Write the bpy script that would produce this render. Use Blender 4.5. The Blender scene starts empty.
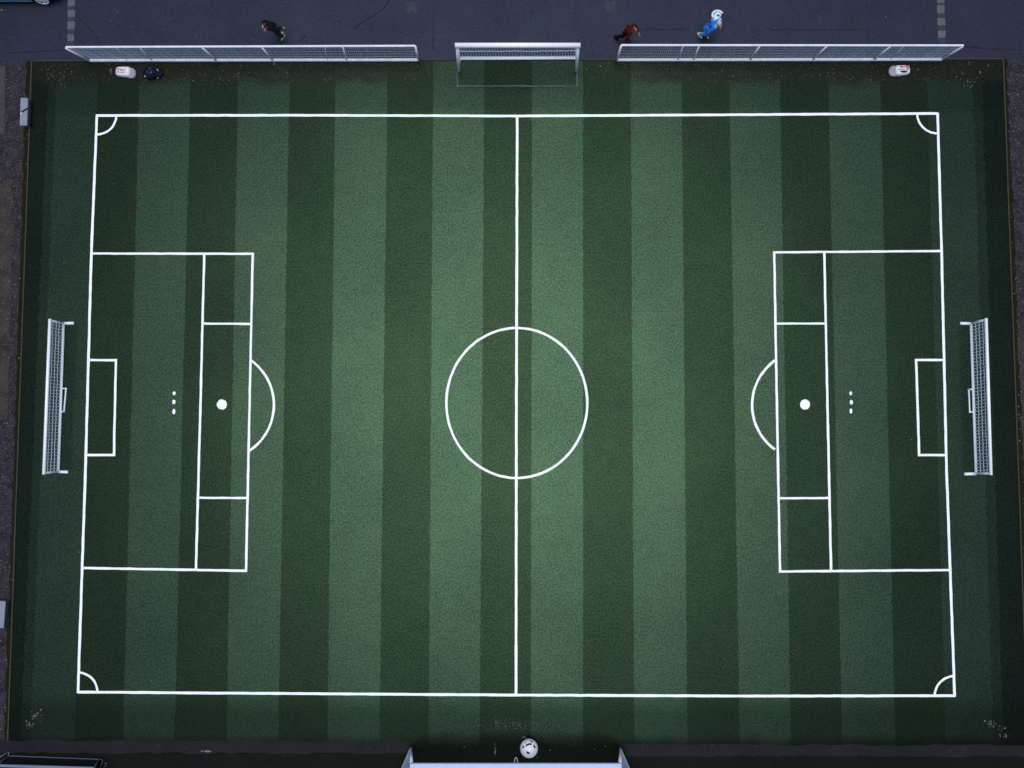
import bpy, bmesh, math, random
from mathutils import Vector, Matrix

# ------------------------------------------------------------------ camera, sky, sun, exposure
S = bpy.context.scene
C = S.collection
FPX, H, TILT = 833.0, 33.0, math.radians(3.44)      # focal length in pixels, flying height in metres, tilt
cam_d = bpy.data.cameras.new('camera')
cam_d.sensor_width = 36.0
cam_d.lens = 36.0 * FPX / 1024.0
cam_d.clip_start, cam_d.clip_end = 0.1, 2000.0
cam = bpy.data.objects.new('camera', cam_d)
cam.location = (0, 0, H)
cam.rotation_euler = (TILT, 0, 0)
C.objects.link(cam)
S.camera = cam

SUN_EL, SUN_AZ = 87.3, 0.0                          # high overcast sun, a touch towards +Y
world = bpy.data.worlds.new('World')
S.world = world
world.use_nodes = True
wn = world.node_tree
wn.nodes.clear()
sky = wn.nodes.new('ShaderNodeTexSky')
sky.sky_type = 'NISHITA'
sky.sun_disc = False
sky.sun_elevation = math.radians(SUN_EL)
sky.sun_rotation = math.radians(SUN_AZ)
sky.air_density, sky.dust_density, sky.ozone_density = 1.0, 2.0, 1.0
bg = wn.nodes.new('ShaderNodeBackground')
bg.inputs['Strength'].default_value = 0.10
out = wn.nodes.new('ShaderNodeOutputWorld')
wn.links.new(sky.outputs[0], bg.inputs[0])
wn.links.new(bg.outputs[0], out.inputs[0])

sun_d = bpy.data.lights.new('sun', 'SUN')
sun_d.energy = 1.5
sun_d.angle = math.radians(36)
sun_d.color = (1.0, 0.985, 0.96)
sun = bpy.data.objects.new('sun', sun_d)
sun.rotation_euler = (-math.radians(90 - SUN_EL), 0, math.radians(SUN_AZ))
sun.location = (0, 0, 60)
C.objects.link(sun)

S.view_settings.view_transform = 'Standard'
S.view_settings.look = 'None'
S.view_settings.gamma = 1
S.view_settings.exposure = 0.5
S.view_settings.use_curve_mapping = False

# ------------------------------------------------------------------ helpers
R = random.Random(11)
CT, ST = math.cos(TILT), math.sin(TILT)


def at(px, py, z=0.0):
    """survey point: the place at height z metres seen at a picture position"""
    x, y, w = (px - 512.0) / FPX, -(py - 384.0) / FPX, -1.0
    d = Vector((x, y * CT - w * ST, y * ST + w * CT))
    t = (z - H) / d.z
    return Vector((d.x * t, d.y * t, z))


def lerp(a, b, t):
    return a + (b - a) * t


class MB:
    """collects shapes for ONE mesh object"""
    def __init__(self):
        self.v, self.f, self.m, self.s = [], [], [], []

    def face(self, pts, mi=0, smooth=False):
        n = len(self.v)
        self.v += [tuple(p) for p in pts]
        self.f.append(list(range(n, n + len(pts))))
        self.m.append(mi)
        self.s.append(smooth)

    def mesh(self, vs, fs, mi=0, smooth=False):
        n = len(self.v)
        self.v += [tuple(p) for p in vs]
        for f in fs:
            self.f.append([n + i for i in f])
            self.m.append(mi)
            self.s.append(smooth)

    def tube(self, pts, r, seg=8, mi=0, smooth=True, caps=True):
        pts = [Vector(p) for p in pts]
        rs = r if isinstance(r, (list, tuple)) else [r] * len(pts)
        vs, fs = [], []
        up = None
        for i, p in enumerate(pts):
            d = (pts[min(i + 1, len(pts) - 1)] - pts[max(i - 1, 0)]).normalized()
            if up is None:
                up = Vector((0, 0, 1)) if abs(d.z) < 0.9 else Vector((1, 0, 0))
            a = d.cross(up).normalized()
            b = a.cross(d).normalized()
            up = b
            for k in range(seg):
                t = 2 * math.pi * (k + 0.5) / seg
                vs.append(p + a * math.cos(t) * rs[i] + b * math.sin(t) * rs[i])
        for i in range(len(pts) - 1):
            for k in range(seg):
                k2 = (k + 1) % seg
                fs.append([i * seg + k, i * seg + k2, (i + 1) * seg + k2, (i + 1) * seg + k])
        if caps:
            fs.append(list(range(seg))[::-1])
            fs.append([(len(pts) - 1) * seg + k for k in range(seg)])
        self.mesh(vs, fs, mi, smooth and seg > 4)

    def beam(self, a, b, w, h, mi=0):
        """rectangular section from a to b, w across (level), h upright"""
        a, b = Vector(a), Vector(b)
        d = (b - a).normalized()
        up = Vector((0, 0, 1)) if abs(d.z) < 0.95 else Vector((0, 1, 0))
        s = d.cross(up).normalized() * (w / 2)
        u = s.cross(d).normalized() * (h / 2)
        vs = [a - s - u, a + s - u, a + s + u, a - s + u, b - s - u, b + s - u, b + s + u, b - s + u]
        self.mesh(vs, [[3, 2, 1, 0], [4, 5, 6, 7], [0, 1, 5, 4], [1, 2, 6, 5], [2, 3, 7, 6], [3, 0, 4, 7]], mi)

    def ellipsoid(self, c, r, seg=16, rings=10, mi=0, rot=None, zmin=-1.0):
        c = Vector(c)
        vs, fs = [], []
        for i in range(rings + 1):
            ph = math.pi * i / rings
            for k in range(seg):
                t = 2 * math.pi * k / seg
                p = Vector((math.sin(ph) * math.cos(t), math.sin(ph) * math.sin(t), max(math.cos(ph), zmin)))
                p = Vector((p.x * r[0], p.y * r[1], p.z * r[2]))
                if rot:
                    p = rot @ p
                vs.append(c + p)
        for i in range(rings):
            for k in range(seg):
                k2 = (k + 1) % seg
                fs.append([i * seg + k, (i + 1) * seg + k, (i + 1) * seg + k2, i * seg + k2])
        self.mesh(vs, fs, mi, True)

    def build(self, name, mats, parent=None, bevel=0.0, origin=None):
        me = bpy.data.meshes.new(name)
        v = self.v
        if origin is not None:
            o_ = Vector(origin)
            v = [tuple(Vector(p) - o_) for p in v]
        me.from_pydata(v, [], self.f)
        if not isinstance(mats, (list, tuple)):
            mats = [mats]
        for m in mats:
            me.materials.append(m)
        for p, mi, s in zip(me.polygons, self.m, self.s):
            p.material_index = mi
            p.use_smooth = s
        bm = bmesh.new()
        bm.from_mesh(me)
        bmesh.ops.remove_doubles(bm, verts=bm.verts, dist=1e-5)
        bm.normal_update()
        if bevel:
            bmesh.ops.bevel(bm, geom=list(bm.edges), offset=bevel, segments=2, affect='EDGES', clamp_overlap=True)
        bm.to_mesh(me)
        bm.free()
        o = bpy.data.objects.new(name, me)
        C.objects.link(o)
        if origin is not None:
            o.location = origin
        if parent is not None:
            o.parent = parent
            if origin is None:
                o.matrix_parent_inverse = Matrix.Translation(-Vector(parent.location))
        return o


def thing(name, label, cat, loc, group=None):
    o = bpy.data.objects.new(name, None)
    o.empty_display_size = 0.2
    o.location = loc
    C.objects.link(o)
    return tag(o, label, cat, group)


def tag(o, label, cat, group=None):
    o['label'], o['category'] = label, cat
    if group:
        o['group'] = group
    return o


def struct(o, label=None):
    o['kind'] = 'structure'
    return o


def stuff(o, label, cat):
    o['kind'] = 'stuff'
    return tag(o, label, cat)


# ------------------------------------------------------------------ materials
def nodes(name):
    m = bpy.data.materials.new(name)
    m.use_nodes = True
    t = m.node_tree
    b = t.nodes.get('Principled BSDF')
    return m, t, b


def pos_noise(t, scale, detail=4.0, rough=0.6, vec=None):
    n = t.nodes.new('ShaderNodeTexNoise')
    n.inputs['Scale'].default_value = scale
    n.inputs['Detail'].default_value = detail
    n.inputs['Roughness'].default_value = rough
    if vec is None:
        g = t.nodes.new('ShaderNodeNewGeometry')
        vec = g.outputs['Position']
    t.links.new(vec, n.inputs['Vector'])
    return n.outputs['Fac']


def ramp(t, fac, stops):
    r = t.nodes.new('ShaderNodeValToRGB')
    e = r.color_ramp.elements
    while len(e) > 1:
        e.remove(e[-1])
    for i, (p, c) in enumerate(stops):
        el = e[0] if i == 0 else e.new(p)
        el.position = p
        el.color = (c, c, c, 1) if not isinstance(c, tuple) else (*c, 1)
    t.links.new(fac, r.inputs[0])
    return r.outputs[0]


def mix(t, fac, a, b, mode='MIX'):
    m = t.nodes.new('ShaderNodeMix')
    m.data_type = 'RGBA'
    m.blend_type = mode
    for sock, val in ((m.inputs[0], fac), (m.inputs[6], a), (m.inputs[7], b)):
        if isinstance(val, (int, float)):
            sock.default_value = val
        elif isinstance(val, tuple):
            sock.default_value = (*val, 1)
        else:
            t.links.new(val, sock)
    return m.outputs[2]


def math_n(t, op, a, b=0.0, c=0.0):
    m = t.nodes.new('ShaderNodeMath')
    m.operation = op
    for s, v in zip(m.inputs, (a, b, c)):
        if isinstance(v, (int, float)):
            s.default_value = v
        else:
            t.links.new(v, s)
    return m.outputs[0]


def bump(t, b, fac, strength=0.3, dist=0.02):
    n = t.nodes.new('ShaderNodeBump')
    n.inputs['Strength'].default_value = strength
    n.inputs['Distance'].default_value = dist
    t.links.new(fac, n.inputs['Height'])
    t.links.new(n.outputs[0], b.inputs['Normal'])


def solid(name, col, rough=0.5, metal=0.0, vary=0.12, scale=6.0, spec=0.5):
    m, t, b = nodes(name)
    f = pos_noise(t, scale, 5)
    lo, hi = tuple(c * (1 - vary) for c in col), tuple(min(1, c * (1 + vary)) for c in col)
    t.links.new(ramp(t, f, [(0.3, lo), (0.7, hi)]), b.inputs['Base Color'])
    b.inputs['Roughness'].default_value = rough
    b.inputs['Metallic'].default_value = metal
    b.inputs['Specular IOR Level'].default_value = spec
    return m


GLOSS, GROUGH = (2.45, 3.42, 2.55), 0.36


def sheen_surface(t, col, gloss, rough, normal_h=None, nstr=0.3, ndist=0.01):
    """blades and wet grains: a diffuse body plus a broad coloured gloss"""
    o = t.nodes.get('Material Output')
    b = t.nodes.get('Principled BSDF')
    t.nodes.remove(b)
    d = t.nodes.new('ShaderNodeBsdfDiffuse')
    g = t.nodes.new('ShaderNodeBsdfGlossy')
    g.distribution = 'GGX'
    g.inputs['Roughness'].default_value = rough
    a = t.nodes.new('ShaderNodeAddShader')
    t.links.new(col, d.inputs['Color'])
    gc = mix(t, 1.0, col, gloss if isinstance(gloss, tuple) else (gloss, gloss, gloss), 'MULTIPLY')
    t.links.new(gc, g.inputs['Color'])
    t.links.new(d.outputs[0], a.inputs[0])
    t.links.new(g.outputs[0], a.inputs[1])
    t.links.new(a.outputs[0], o.inputs['Surface'])
    if normal_h is not None:
        n = t.nodes.new('ShaderNodeBump')
        n.inputs['Strength'].default_value = nstr
        n.inputs['Distance'].default_value = ndist
        t.links.new(normal_h, n.inputs['Height'])
        t.links.new(n.outputs[0], d.inputs['Normal'])


DIRT_Y0 = at(515, 84).y
DIRT_Y1 = at(515, 70).y


def turf_mat(name, col, dirt=True, wash=0.42):
    m, t, b = nodes(name)
    g = t.nodes.new('ShaderNodeNewGeometry')
    fine = pos_noise(t, 14.0, 2, 0.8)                 # tufts of a few centimetres
    mid = pos_noise(t, 2.2, 4, 0.6)
    big = pos_noise(t, 0.22, 3, 0.5)
    f = math_n(t, 'ADD', math_n(t, 'MULTIPLY', math_n(t, 'SUBTRACT', fine, 0.5), 3.4),
               math_n(t, 'ADD', math_n(t, 'MULTIPLY', math_n(t, 'SUBTRACT', mid, 0.5), 0.5),
                      math_n(t, 'MULTIPLY', math_n(t, 'SUBTRACT', big, 0.5), 0.7)))
    f = math_n(t, 'ADD', f, 0.5)
    lo = tuple(c * (1 - wash) for c in col)
    hi = (col[0] * (1 + wash * 1.05), col[1] * (1 + wash), col[2] * (1 + wash * 0.8))
    c = ramp(t, f, [(0.0, lo), (0.5, col), (1.0, hi)])
    # yellower worn clumps
    y = ramp(t, pos_noise(t, 0.6, 6, 0.7), [(0.5, 0.0), (0.75, 0.12)])
    c = mix(t, y, c, (col[0] * 1.25, col[1] * 0.97, col[2] * 0.7))
    if dirt:
        sep = t.nodes.new('ShaderNodeSeparateXYZ')
        t.links.new(g.outputs['Position'], sep.inputs[0])
        yy = math_n(t, 'ADD', sep.outputs['Y'], math_n(t, 'MULTIPLY', math_n(t, 'SUBTRACT', pos_noise(t, 1.1, 4), 0.5), 1.1))
        mr = t.nodes.new('ShaderNodeMapRange')
        mr.interpolation_type = 'SMOOTHSTEP'
        mr.inputs['From Min'].default_value = DIRT_Y0 - 0.2
        mr.inputs['From Max'].default_value = DIRT_Y1 - 0.25
        t.links.new(yy, mr.inputs['Value'])
        # the mouth of the far goal stays green
        ax = math_n(t, 'ABSOLUTE', math_n(t, 'SUBTRACT', sep.outputs['X'], at(518, 70).x))
        mx = t.nodes.new('ShaderNodeMapRange')
        mx.interpolation_type = 'SMOOTHSTEP'
        mx.inputs['From Min'].default_value = 2.6
        mx.inputs['From Max'].default_value = 6.5
        mx.inputs['To Min'].default_value = 0.12
        t.links.new(ax, mx.inputs['Value'])
        patch = ramp(t, pos_noise(t, 1.6, 6, 0.7), [(0.3, 0.62), (0.55, 1.0)])
        fac = math_n(t, 'MULTIPLY', math_n(t, 'MULTIPLY', mr.outputs[0], mx.outputs[0]), patch)
        soil = ramp(t, pos_noise(t, 14.0, 4, 0.8), [(0.3, (0.0025, 0.0025, 0.0021)), (0.55, (0.0050, 0.0046, 0.0039)), (0.74, (0.012, 0.010, 0.0085))])
        c = mix(t, fac, c, soil)
        # turf colour mixed darker towards the near edge, slightly towards the far one
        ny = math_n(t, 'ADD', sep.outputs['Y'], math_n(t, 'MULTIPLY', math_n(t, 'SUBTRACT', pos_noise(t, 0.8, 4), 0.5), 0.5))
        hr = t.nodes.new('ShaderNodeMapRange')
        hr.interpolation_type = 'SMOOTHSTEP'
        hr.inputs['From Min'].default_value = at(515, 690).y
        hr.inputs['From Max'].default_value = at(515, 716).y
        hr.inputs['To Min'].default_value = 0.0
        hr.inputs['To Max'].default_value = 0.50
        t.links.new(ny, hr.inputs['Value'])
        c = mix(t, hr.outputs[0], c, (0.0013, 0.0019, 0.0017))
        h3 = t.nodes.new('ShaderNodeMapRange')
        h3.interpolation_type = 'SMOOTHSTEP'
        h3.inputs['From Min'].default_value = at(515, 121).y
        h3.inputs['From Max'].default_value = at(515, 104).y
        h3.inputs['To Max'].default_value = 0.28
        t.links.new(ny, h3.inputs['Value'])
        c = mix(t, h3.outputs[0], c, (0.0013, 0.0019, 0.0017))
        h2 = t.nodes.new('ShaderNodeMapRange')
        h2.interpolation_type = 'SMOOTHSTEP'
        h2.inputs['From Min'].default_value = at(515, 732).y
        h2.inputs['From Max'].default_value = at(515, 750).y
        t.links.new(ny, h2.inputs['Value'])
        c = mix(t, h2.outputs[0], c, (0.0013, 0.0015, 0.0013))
    sheen_surface(t, c, GLOSS, GROUGH, fine, 0.5, 0.012)
    return m


def ground_mat(name, dark, light, speck, gloss=0.12, rough=0.42, big_scale=0.5, speck_amt=0.72, crack=False):
    m, t, b = nodes(name)
    f = pos_noise(t, 11.0, 4, 0.75)
    g2 = pos_noise(t, big_scale, 5, 0.65)
    base = ramp(t, g2, [(0.3, dark), (0.7, light)])
    grain = ramp(t, f, [(0.25, 0.72), (0.75, 1.28)])
    c = mix(t, 1.0, base, grain, 'MULTIPLY')
    sp = ramp(t, pos_noise(t, 17.0, 2, 0.5), [(speck_amt, 0.0), (speck_amt + 0.04, 0.7)])
    c = mix(t, sp, c, speck)
    if crack:
        vo = t.nodes.new('ShaderNodeTexVoronoi')
        vo.feature = 'DISTANCE_TO_EDGE'
        vo.inputs['Scale'].default_value = 0.11
        g = t.nodes.new('ShaderNodeNewGeometry')
        nz = t.nodes.new('ShaderNodeTexNoise')
        nz.inputs['Scale'].default_value = 0.7
        nz.inputs['Detail'].default_value = 5
        t.links.new(g.outputs['Position'], nz.inputs['Vector'])
        vm = t.nodes.new('ShaderNodeVectorMath')
        vm.operation = 'MULTIPLY_ADD'
        vm.inputs[1].default_value = (2.2, 2.2, 0)
        t.links.new(nz.outputs['Color'], vm.inputs[0])
        t.links.new(g.outputs['Position'], vm.inputs[2])
        t.links.new(vm.outputs[0], vo.inputs['Vector'])
        k = ramp(t, vo.outputs['Distance'], [(0.0, 0.28), (0.003, 0.0)])
        k = math_n(t, 'MULTIPLY', k, ramp(t, pos_noise(t, 0.35, 3), [(0.45, 0.0), (0.6, 1.0)]))
        c = mix(t, k, c, (0.012, 0.013, 0.018))
    sheen_surface(t, c, gloss, rough, f, 0.3, 0.008)
    return m


def paint_mat(name, col, wear=0.12, gloss=0.05):
    m, t, b = nodes(name)
    f = pos_noise(t, 8.0, 5, 0.75)
    c = ramp(t, f, [(0.25, tuple(x * (1 - wear * 2) for x in col)), (0.5, col), (0.8, tuple(min(1, x * 1.06) for x in col))])
    sheen_surface(t, c, gloss, 0.42)
    return m


M = {}
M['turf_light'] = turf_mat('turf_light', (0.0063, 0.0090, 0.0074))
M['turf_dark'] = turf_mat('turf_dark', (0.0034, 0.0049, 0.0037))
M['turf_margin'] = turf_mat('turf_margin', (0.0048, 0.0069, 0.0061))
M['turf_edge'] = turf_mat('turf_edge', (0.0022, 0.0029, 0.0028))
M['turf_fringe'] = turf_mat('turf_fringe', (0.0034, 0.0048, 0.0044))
M['line_white'] = paint_mat('line_white', (0.73, 0.755, 0.785), 0.10)
M['line_faint'] = paint_mat('line_faint', (0.075, 0.105, 0.09), 0.3)
M['asphalt'] = ground_mat('asphalt', (0.0145, 0.0170, 0.0268), (0.0185, 0.0220, 0.0345), (0.06, 0.06, 0.07), 0.5, crack=True, speck_amt=0.78)
M['path'] = ground_mat('path', (0.013, 0.0115, 0.016), (0.034, 0.030, 0.036), (0.11, 0.10, 0.10), 0.1, big_scale=2.6, speck_amt=0.62)
M['path_brown'] = ground_mat('path_brown', (0.022, 0.018, 0.019), (0.05, 0.041, 0.038), (0.15, 0.12, 0.10), 0.1, big_scale=1.6, speck_amt=0.66)
M['path_grey'] = ground_mat('path_grey', (0.04, 0.038, 0.044), (0.055, 0.05, 0.055), (0.15, 0.12, 0.10), 0.1)
M['kerb_strip'] = ground_mat('kerb_strip', (0.0125, 0.012, 0.0145), (0.017, 0.016, 0.019), (0.06, 0.05, 0.06), 0.1, speck_amt=0.76)
M['soil'] = ground_mat('soil', (0.0058, 0.0072, 0.0060), (0.0082, 0.0095, 0.0080), (0.03, 0.03, 0.025), 0.1, speck_amt=0.8)
M['paver'] = paint_mat('paver', (0.088, 0.092, 0.108), 0.2)
M['paver_worn'] = paint_mat('paver_worn', (0.040, 0.044, 0.058), 0.3)
M['edging'] = solid('edging', (0.024, 0.021, 0.010), 0.8, vary=0.35, scale=3)
M['frame'] = solid('frame', (0.80, 0.82, 0.86), 0.35, vary=0.05)
M['fence_frame'] = solid('fence_frame', (0.60, 0.62, 0.68), 0.4, vary=0.12, scale=3)
M['frame_blue'] = solid('frame_blue', (0.37, 0.46, 0.61), 0.35, vary=0.07)
M['net'] = solid('net', (0.74, 0.80, 0.90), 0.6, vary=0.1)
M['net_grey'] = solid('net_grey', (0.30, 0.37, 0.48), 0.6, vary=0.1)
M['wire'] = solid('wire', (0.42, 0.46, 0.56), 0.5, vary=0.15)
M['cabinet'] = solid('cabinet', (0.155, 0.18, 0.24), 0.5, vary=0.12, scale=4)
M['cabinet_dark'] = solid('cabinet_dark', (0.05, 0.06, 0.09), 0.5)
M['black'] = solid('black', (0.006, 0.006, 0.006), 0.7, spec=0.2)
M['rubber'] = solid('rubber', (0.014, 0.014, 0.015), 0.8)
M['bag_white'] = solid('bag_white', (0.60, 0.575, 0.61), 0.6, vary=0.08)
M['bag_grey'] = solid('bag_grey', (0.22, 0.23, 0.28), 0.7)
M['bag_red'] = solid('bag_red', (0.36, 0.10, 0.11), 0.6)
M['bag_pink'] = solid('bag_pink', (0.50, 0.28, 0.27), 0.6)
M['bag_navy'] = solid('bag_navy', (0.0045, 0.006, 0.016), 0.9, spec=0.15)
M['bag_blue'] = solid('bag_blue', (0.03, 0.05, 0.20), 0.5)
M['silver'] = solid('silver', (0.5, 0.52, 0.56), 0.35, metal=0.4)
M['skin'] = solid('skin', (0.50, 0.29, 0.20), 0.55, vary=0.06)
M['skin_dark'] = solid('skin_dark', (0.36, 0.19, 0.12), 0.55, vary=0.06)
M['cloth_black'] = solid('cloth_black', (0.004, 0.004, 0.005), 0.9, spec=0.15)
M['cloth_navy'] = solid('cloth_navy', (0.016, 0.024, 0.040), 0.9, spec=0.2)
M['cloth_maroon'] = solid('cloth_maroon', (0.05, 0.005, 0.007), 0.9, vary=0.3, spec=0.1)
M['cloth_brown'] = solid('cloth_brown', (0.008, 0.005, 0.006), 0.9, spec=0.1)
M['cloth_blue'] = solid('cloth_blue', (0.018, 0.17, 0.60), 0.9, spec=0.2, vary=0.15)
M['cloth_denim'] = solid('cloth_denim', (0.20, 0.34, 0.55), 0.9, spec=0.2)
M['cloth_pale'] = solid('cloth_pale', (0.50, 0.66, 0.82), 0.7)
M['hair_dark'] = solid('hair_dark', (0.014, 0.010, 0.009), 0.6)
M['hair_auburn'] = solid('hair_auburn', (0.10, 0.03, 0.025), 0.6)
M['hair_white'] = solid('hair_white', (0.44, 0.40, 0.39), 0.7)
M['shoe_tan'] = solid('shoe_tan', (0.42, 0.24, 0.16), 0.6)
M['shoe_pale'] = solid('shoe_pale', (0.58, 0.50, 0.46), 0.6)
M['car_paint'] = solid('car_paint', (0.03, 0.10, 0.15), 0.22, metal=0.0, vary=0.05)
M['glass_dark'] = solid('glass_dark', (0.010, 0.013, 0.016), 0.08)
M['chrome'] = solid('chrome', (0.80, 0.82, 0.86), 0.35, metal=0.1, vary=0.05)
M['sill'] = solid('sill', (0.07, 0.15, 0.21), 0.4)
M['lamp_white'] = solid('lamp_white', (0.7, 0.72, 0.75), 0.15)
M['lamp_red'] = solid('lamp_red', (0.35, 0.02, 0.02), 0.2)
M['ball_white'] = solid('ball_white', (0.74, 0.74, 0.80), 0.45, vary=0.07, scale=9)
M['rail_pale'] = solid('rail_pale', (0.10, 0.145, 0.21), 0.4)
M['rail_thin'] = solid('rail_thin', (0.085, 0.10, 0.13), 0.4)
M['leaf_tan'] = solid('leaf_tan', (0.062, 0.050, 0.034), 0.8, vary=0.4, scale=3)
M['leaf_pale'] = solid('leaf_pale', (0.13, 0.125, 0.115), 0.8, vary=0.3, scale=3)
M['leaf_brown'] = solid('leaf_brown', (0.045, 0.034, 0.022), 0.8, vary=0.4, scale=3)

# ------------------------------------------------------------------ ground and pitch
G0 = -0.016
mb = MB()
mb.face([(-420, -420, G0), (420, -420, G0), (420, 420, G0), (-420, 420, G0)])
struct(mb.build('ground', M['asphalt']))


def xrow(top, bot, y, y0=115.0, y1=692.0):
    return top + (bot - top) * (y - y0) / (y1 - y0)


def wobbly_sheet(name, mat, pts, z, step=0.35, amp=0.03, mats=None):
    """polygon on the ground with slightly uneven edges"""
    pts = [at(*p) for p in pts]
    ring = []
    for a, b in zip(pts, pts[1:] + pts[:1]):
        n = max(1, int((b - a).length / step))
        d = (b - a).normalized()
        s = Vector((-d.y, d.x, 0))
        for i in range(n):
            ring.append(a.lerp(b, i / n) + s * R.uniform(-amp, amp) * (i > 0))
    m_ = MB()
    m_.face([(p.x, p.y, z) for p in ring])
    return struct(m_.build(name, mat))


# paths beside and below the turf
wobbly_sheet('path', M['path'], [(-260, 66), (33, 62), (8, 744), (-290, 744)], -0.012)
wobbly_sheet('path', M['path'], [(1002, 60), (1280, 64), (1310, 744), (1029, 744)], -0.012)
wobbly_sheet('path_wear', M['path_brown'], [(2, 180), (13, 178), (11, 300), (6, 420), (-60, 420), (-60, 180)], -0.008, 0.2, 0.08)
wobbly_sheet('path_wear', M['path_brown'], [(1016, 330), (1060, 330), (1070, 600), (1022, 600)], -0.008, 0.2, 0.08)
wobbly_sheet('pavement', M['path_grey'], [(-120, 64), (5, 66), (4, 134), (-120, 134)], -0.0085, 0.3, 0.02)
wobbly_sheet('kerb_strip', M['kerb_strip'], [(-290, 739), (410, 741.5), (408, 753.5), (-290, 752.5)], 0.003, 0.4, 0.04)
wobbly_sheet('kerb_strip', M['kerb_strip'], [(623, 744), (1330, 746), (1330, 757), (627, 756)], 0.003, 0.4, 0.04)
wobbly_sheet('soil', M['soil'], [(-400, 750), (1420, 754), (1470, 880), (-440, 880)], -0.012, 0.4, 0.03)

M['verge'] = ground_mat('verge', (0.0075, 0.0075, 0.0040), (0.0115, 0.0108, 0.0055), (0.05, 0.045, 0.03), 0.3, speck_amt=0.68)
wobbly_sheet('verge', M['verge'], [(1003.5, 59), (1007, 59), (1035, 744), (1028, 744)], -0.004, 0.25, 0.05)
wobbly_sheet('verge', M['verge'], [(32, 61), (26.5, 61), (4, 741), (8, 741)], -0.004, 0.25, 0.05)

# turf, mown in stripes: boundaries measured along the far and near touch lines
TOPX = [33 - 2.0, 47, 55, 96.5, 138.5, 189.5, 237.5, 289, 335, 387, 433, 484, 532, 583, 631, 682, 730, 780.5, 829, 881, 928, 974, 983, 1004.5]
BOTX = [9.0, 23, 32, 76, 124.3, 175.8, 227.3, 279, 328, 380, 429, 480, 531, 583, 634, 687, 739, 790, 841, 894, 944.5, 992, 1002, 1027.5]
YT = lambda x: 61.5 - 1.5 * (x - 33) / 970
YB = lambda x: 753.0 + 3.0 * (x - 7) / 1020
cols = []
NR = 260
for j, (a, b) in enumerate(zip(TOPX, BOTX)):
    yt, yb = YT(a), YB(b)
    p0, p1 = at(xrow(a, b, yt), yt), at(xrow(a, b, yb), yb)
    jit = 0.018 if 0 < j < len(TOPX) - 1 else 0.01
    if j in (1, 2, len(TOPX) - 2, len(TOPX) - 3):
        jit = 0.045
    cols.append([p0.lerp(p1, i / NR) + Vector((R.uniform(-jit, jit), 0, 0)) for i in range(NR + 1)])
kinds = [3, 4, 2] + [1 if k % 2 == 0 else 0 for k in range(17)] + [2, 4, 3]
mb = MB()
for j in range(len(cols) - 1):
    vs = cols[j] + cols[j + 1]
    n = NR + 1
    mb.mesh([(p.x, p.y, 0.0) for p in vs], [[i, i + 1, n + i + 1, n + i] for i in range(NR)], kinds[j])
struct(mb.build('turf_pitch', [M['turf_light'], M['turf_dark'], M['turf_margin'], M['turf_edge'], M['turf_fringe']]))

# painted lines
ml = MB()
ZL = 0.004


def poly_line(m_, pts, w, z=ZL, mi=0, closed=False, step=0.3, rag=0.006):
    """a painted line of width w along ground points with slightly ragged sides"""
    P = []
    n = len(pts)
    for i in range(n if closed else n - 1):
        a, b = pts[i], pts[(i + 1) % n]
        k = max(1, int((b - a).length / step))
        for q in range(k):
            P.append(a.lerp(b, q / k))
    if not closed:
        P.append(pts[-1])
    L, Rr = [], []
    n = len(P)
    for i, p in enumerate(P):
        if closed:
            d = P[(i + 1) % n] - P[i - 1]
        else:
            d = P[min(i + 1, n - 1)] - P[max(i - 1, 0)]
        d.normalize()
        s = Vector((-d.y, d.x, 0))
        L.append(p + s * (w / 2 + R.uniform(-rag, rag)))
        Rr.append(p - s * (w / 2 + R.uniform(-rag, rag)))
    fs = [[i, n + i, n + (i + 1) % n, (i + 1) % n] for i in range(n if closed else n - 1)]
    m_.mesh([(p.x, p.y, z) for p in L + Rr], fs, mi)


_layer = [0]


def stroke(pts, w=0.102, closed=False, ext=True):
    """each stroke lies on its own hair-thin level so that crossings never share a plane"""
    _layer[0] += 1
    P = [at(*p) for p in pts]
    if ext and not closed and len(P) == 2:
        d = (P[1] - P[0]).normalized()
        P[0] -= d * w * 0.5
        P[1] += d * w * 0.5
    poly_line(ml, P, w, ZL + _layer[0] * 0.00025, 0, closed)


stroke([(97, 115.5), (300, 115.3), (516, 116), (700, 115), (938, 113.5)])
stroke([(78, 692), (300, 693.6), (516, 695), (740, 696), (955, 695.7)])
stroke([(97, 114.4), (91.5, 250), (85.5, 470), (78, 693)])
stroke([(937.6, 113), (941.5, 250), (946.5, 470), (954.6, 696.5)])
stroke([(517.2, 116), (516.4, 400), (516, 695)])
stroke([(516.8 + 70.5 * math.cos(t), 403 + 75 * math.sin(t)) for t in [2 * math.pi * k / 90 for k in range(90)]], 0.094, True)
# near-left penalty area
stroke([(93, 253.5), (253, 253.8)], 0.088)
stroke([(252.8, 253), (249.6, 405), (246, 571.5)], 0.092)
stroke([(84, 568), (246, 570.8)], 0.092)
stroke([(204.3, 254), (200.5, 405), (196, 569.5)], 0.092)
stroke([(204, 323.6), (250.6, 324)], 0.084, ext=False)
stroke([(199, 497.8), (248, 498)], 0.084, ext=False)
stroke([(90.5, 360), (116, 360.2)], 0.088)
stroke([(116, 360), (114, 455)], 0.092)
stroke([(114, 455), (88, 455)], 0.092)
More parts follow.
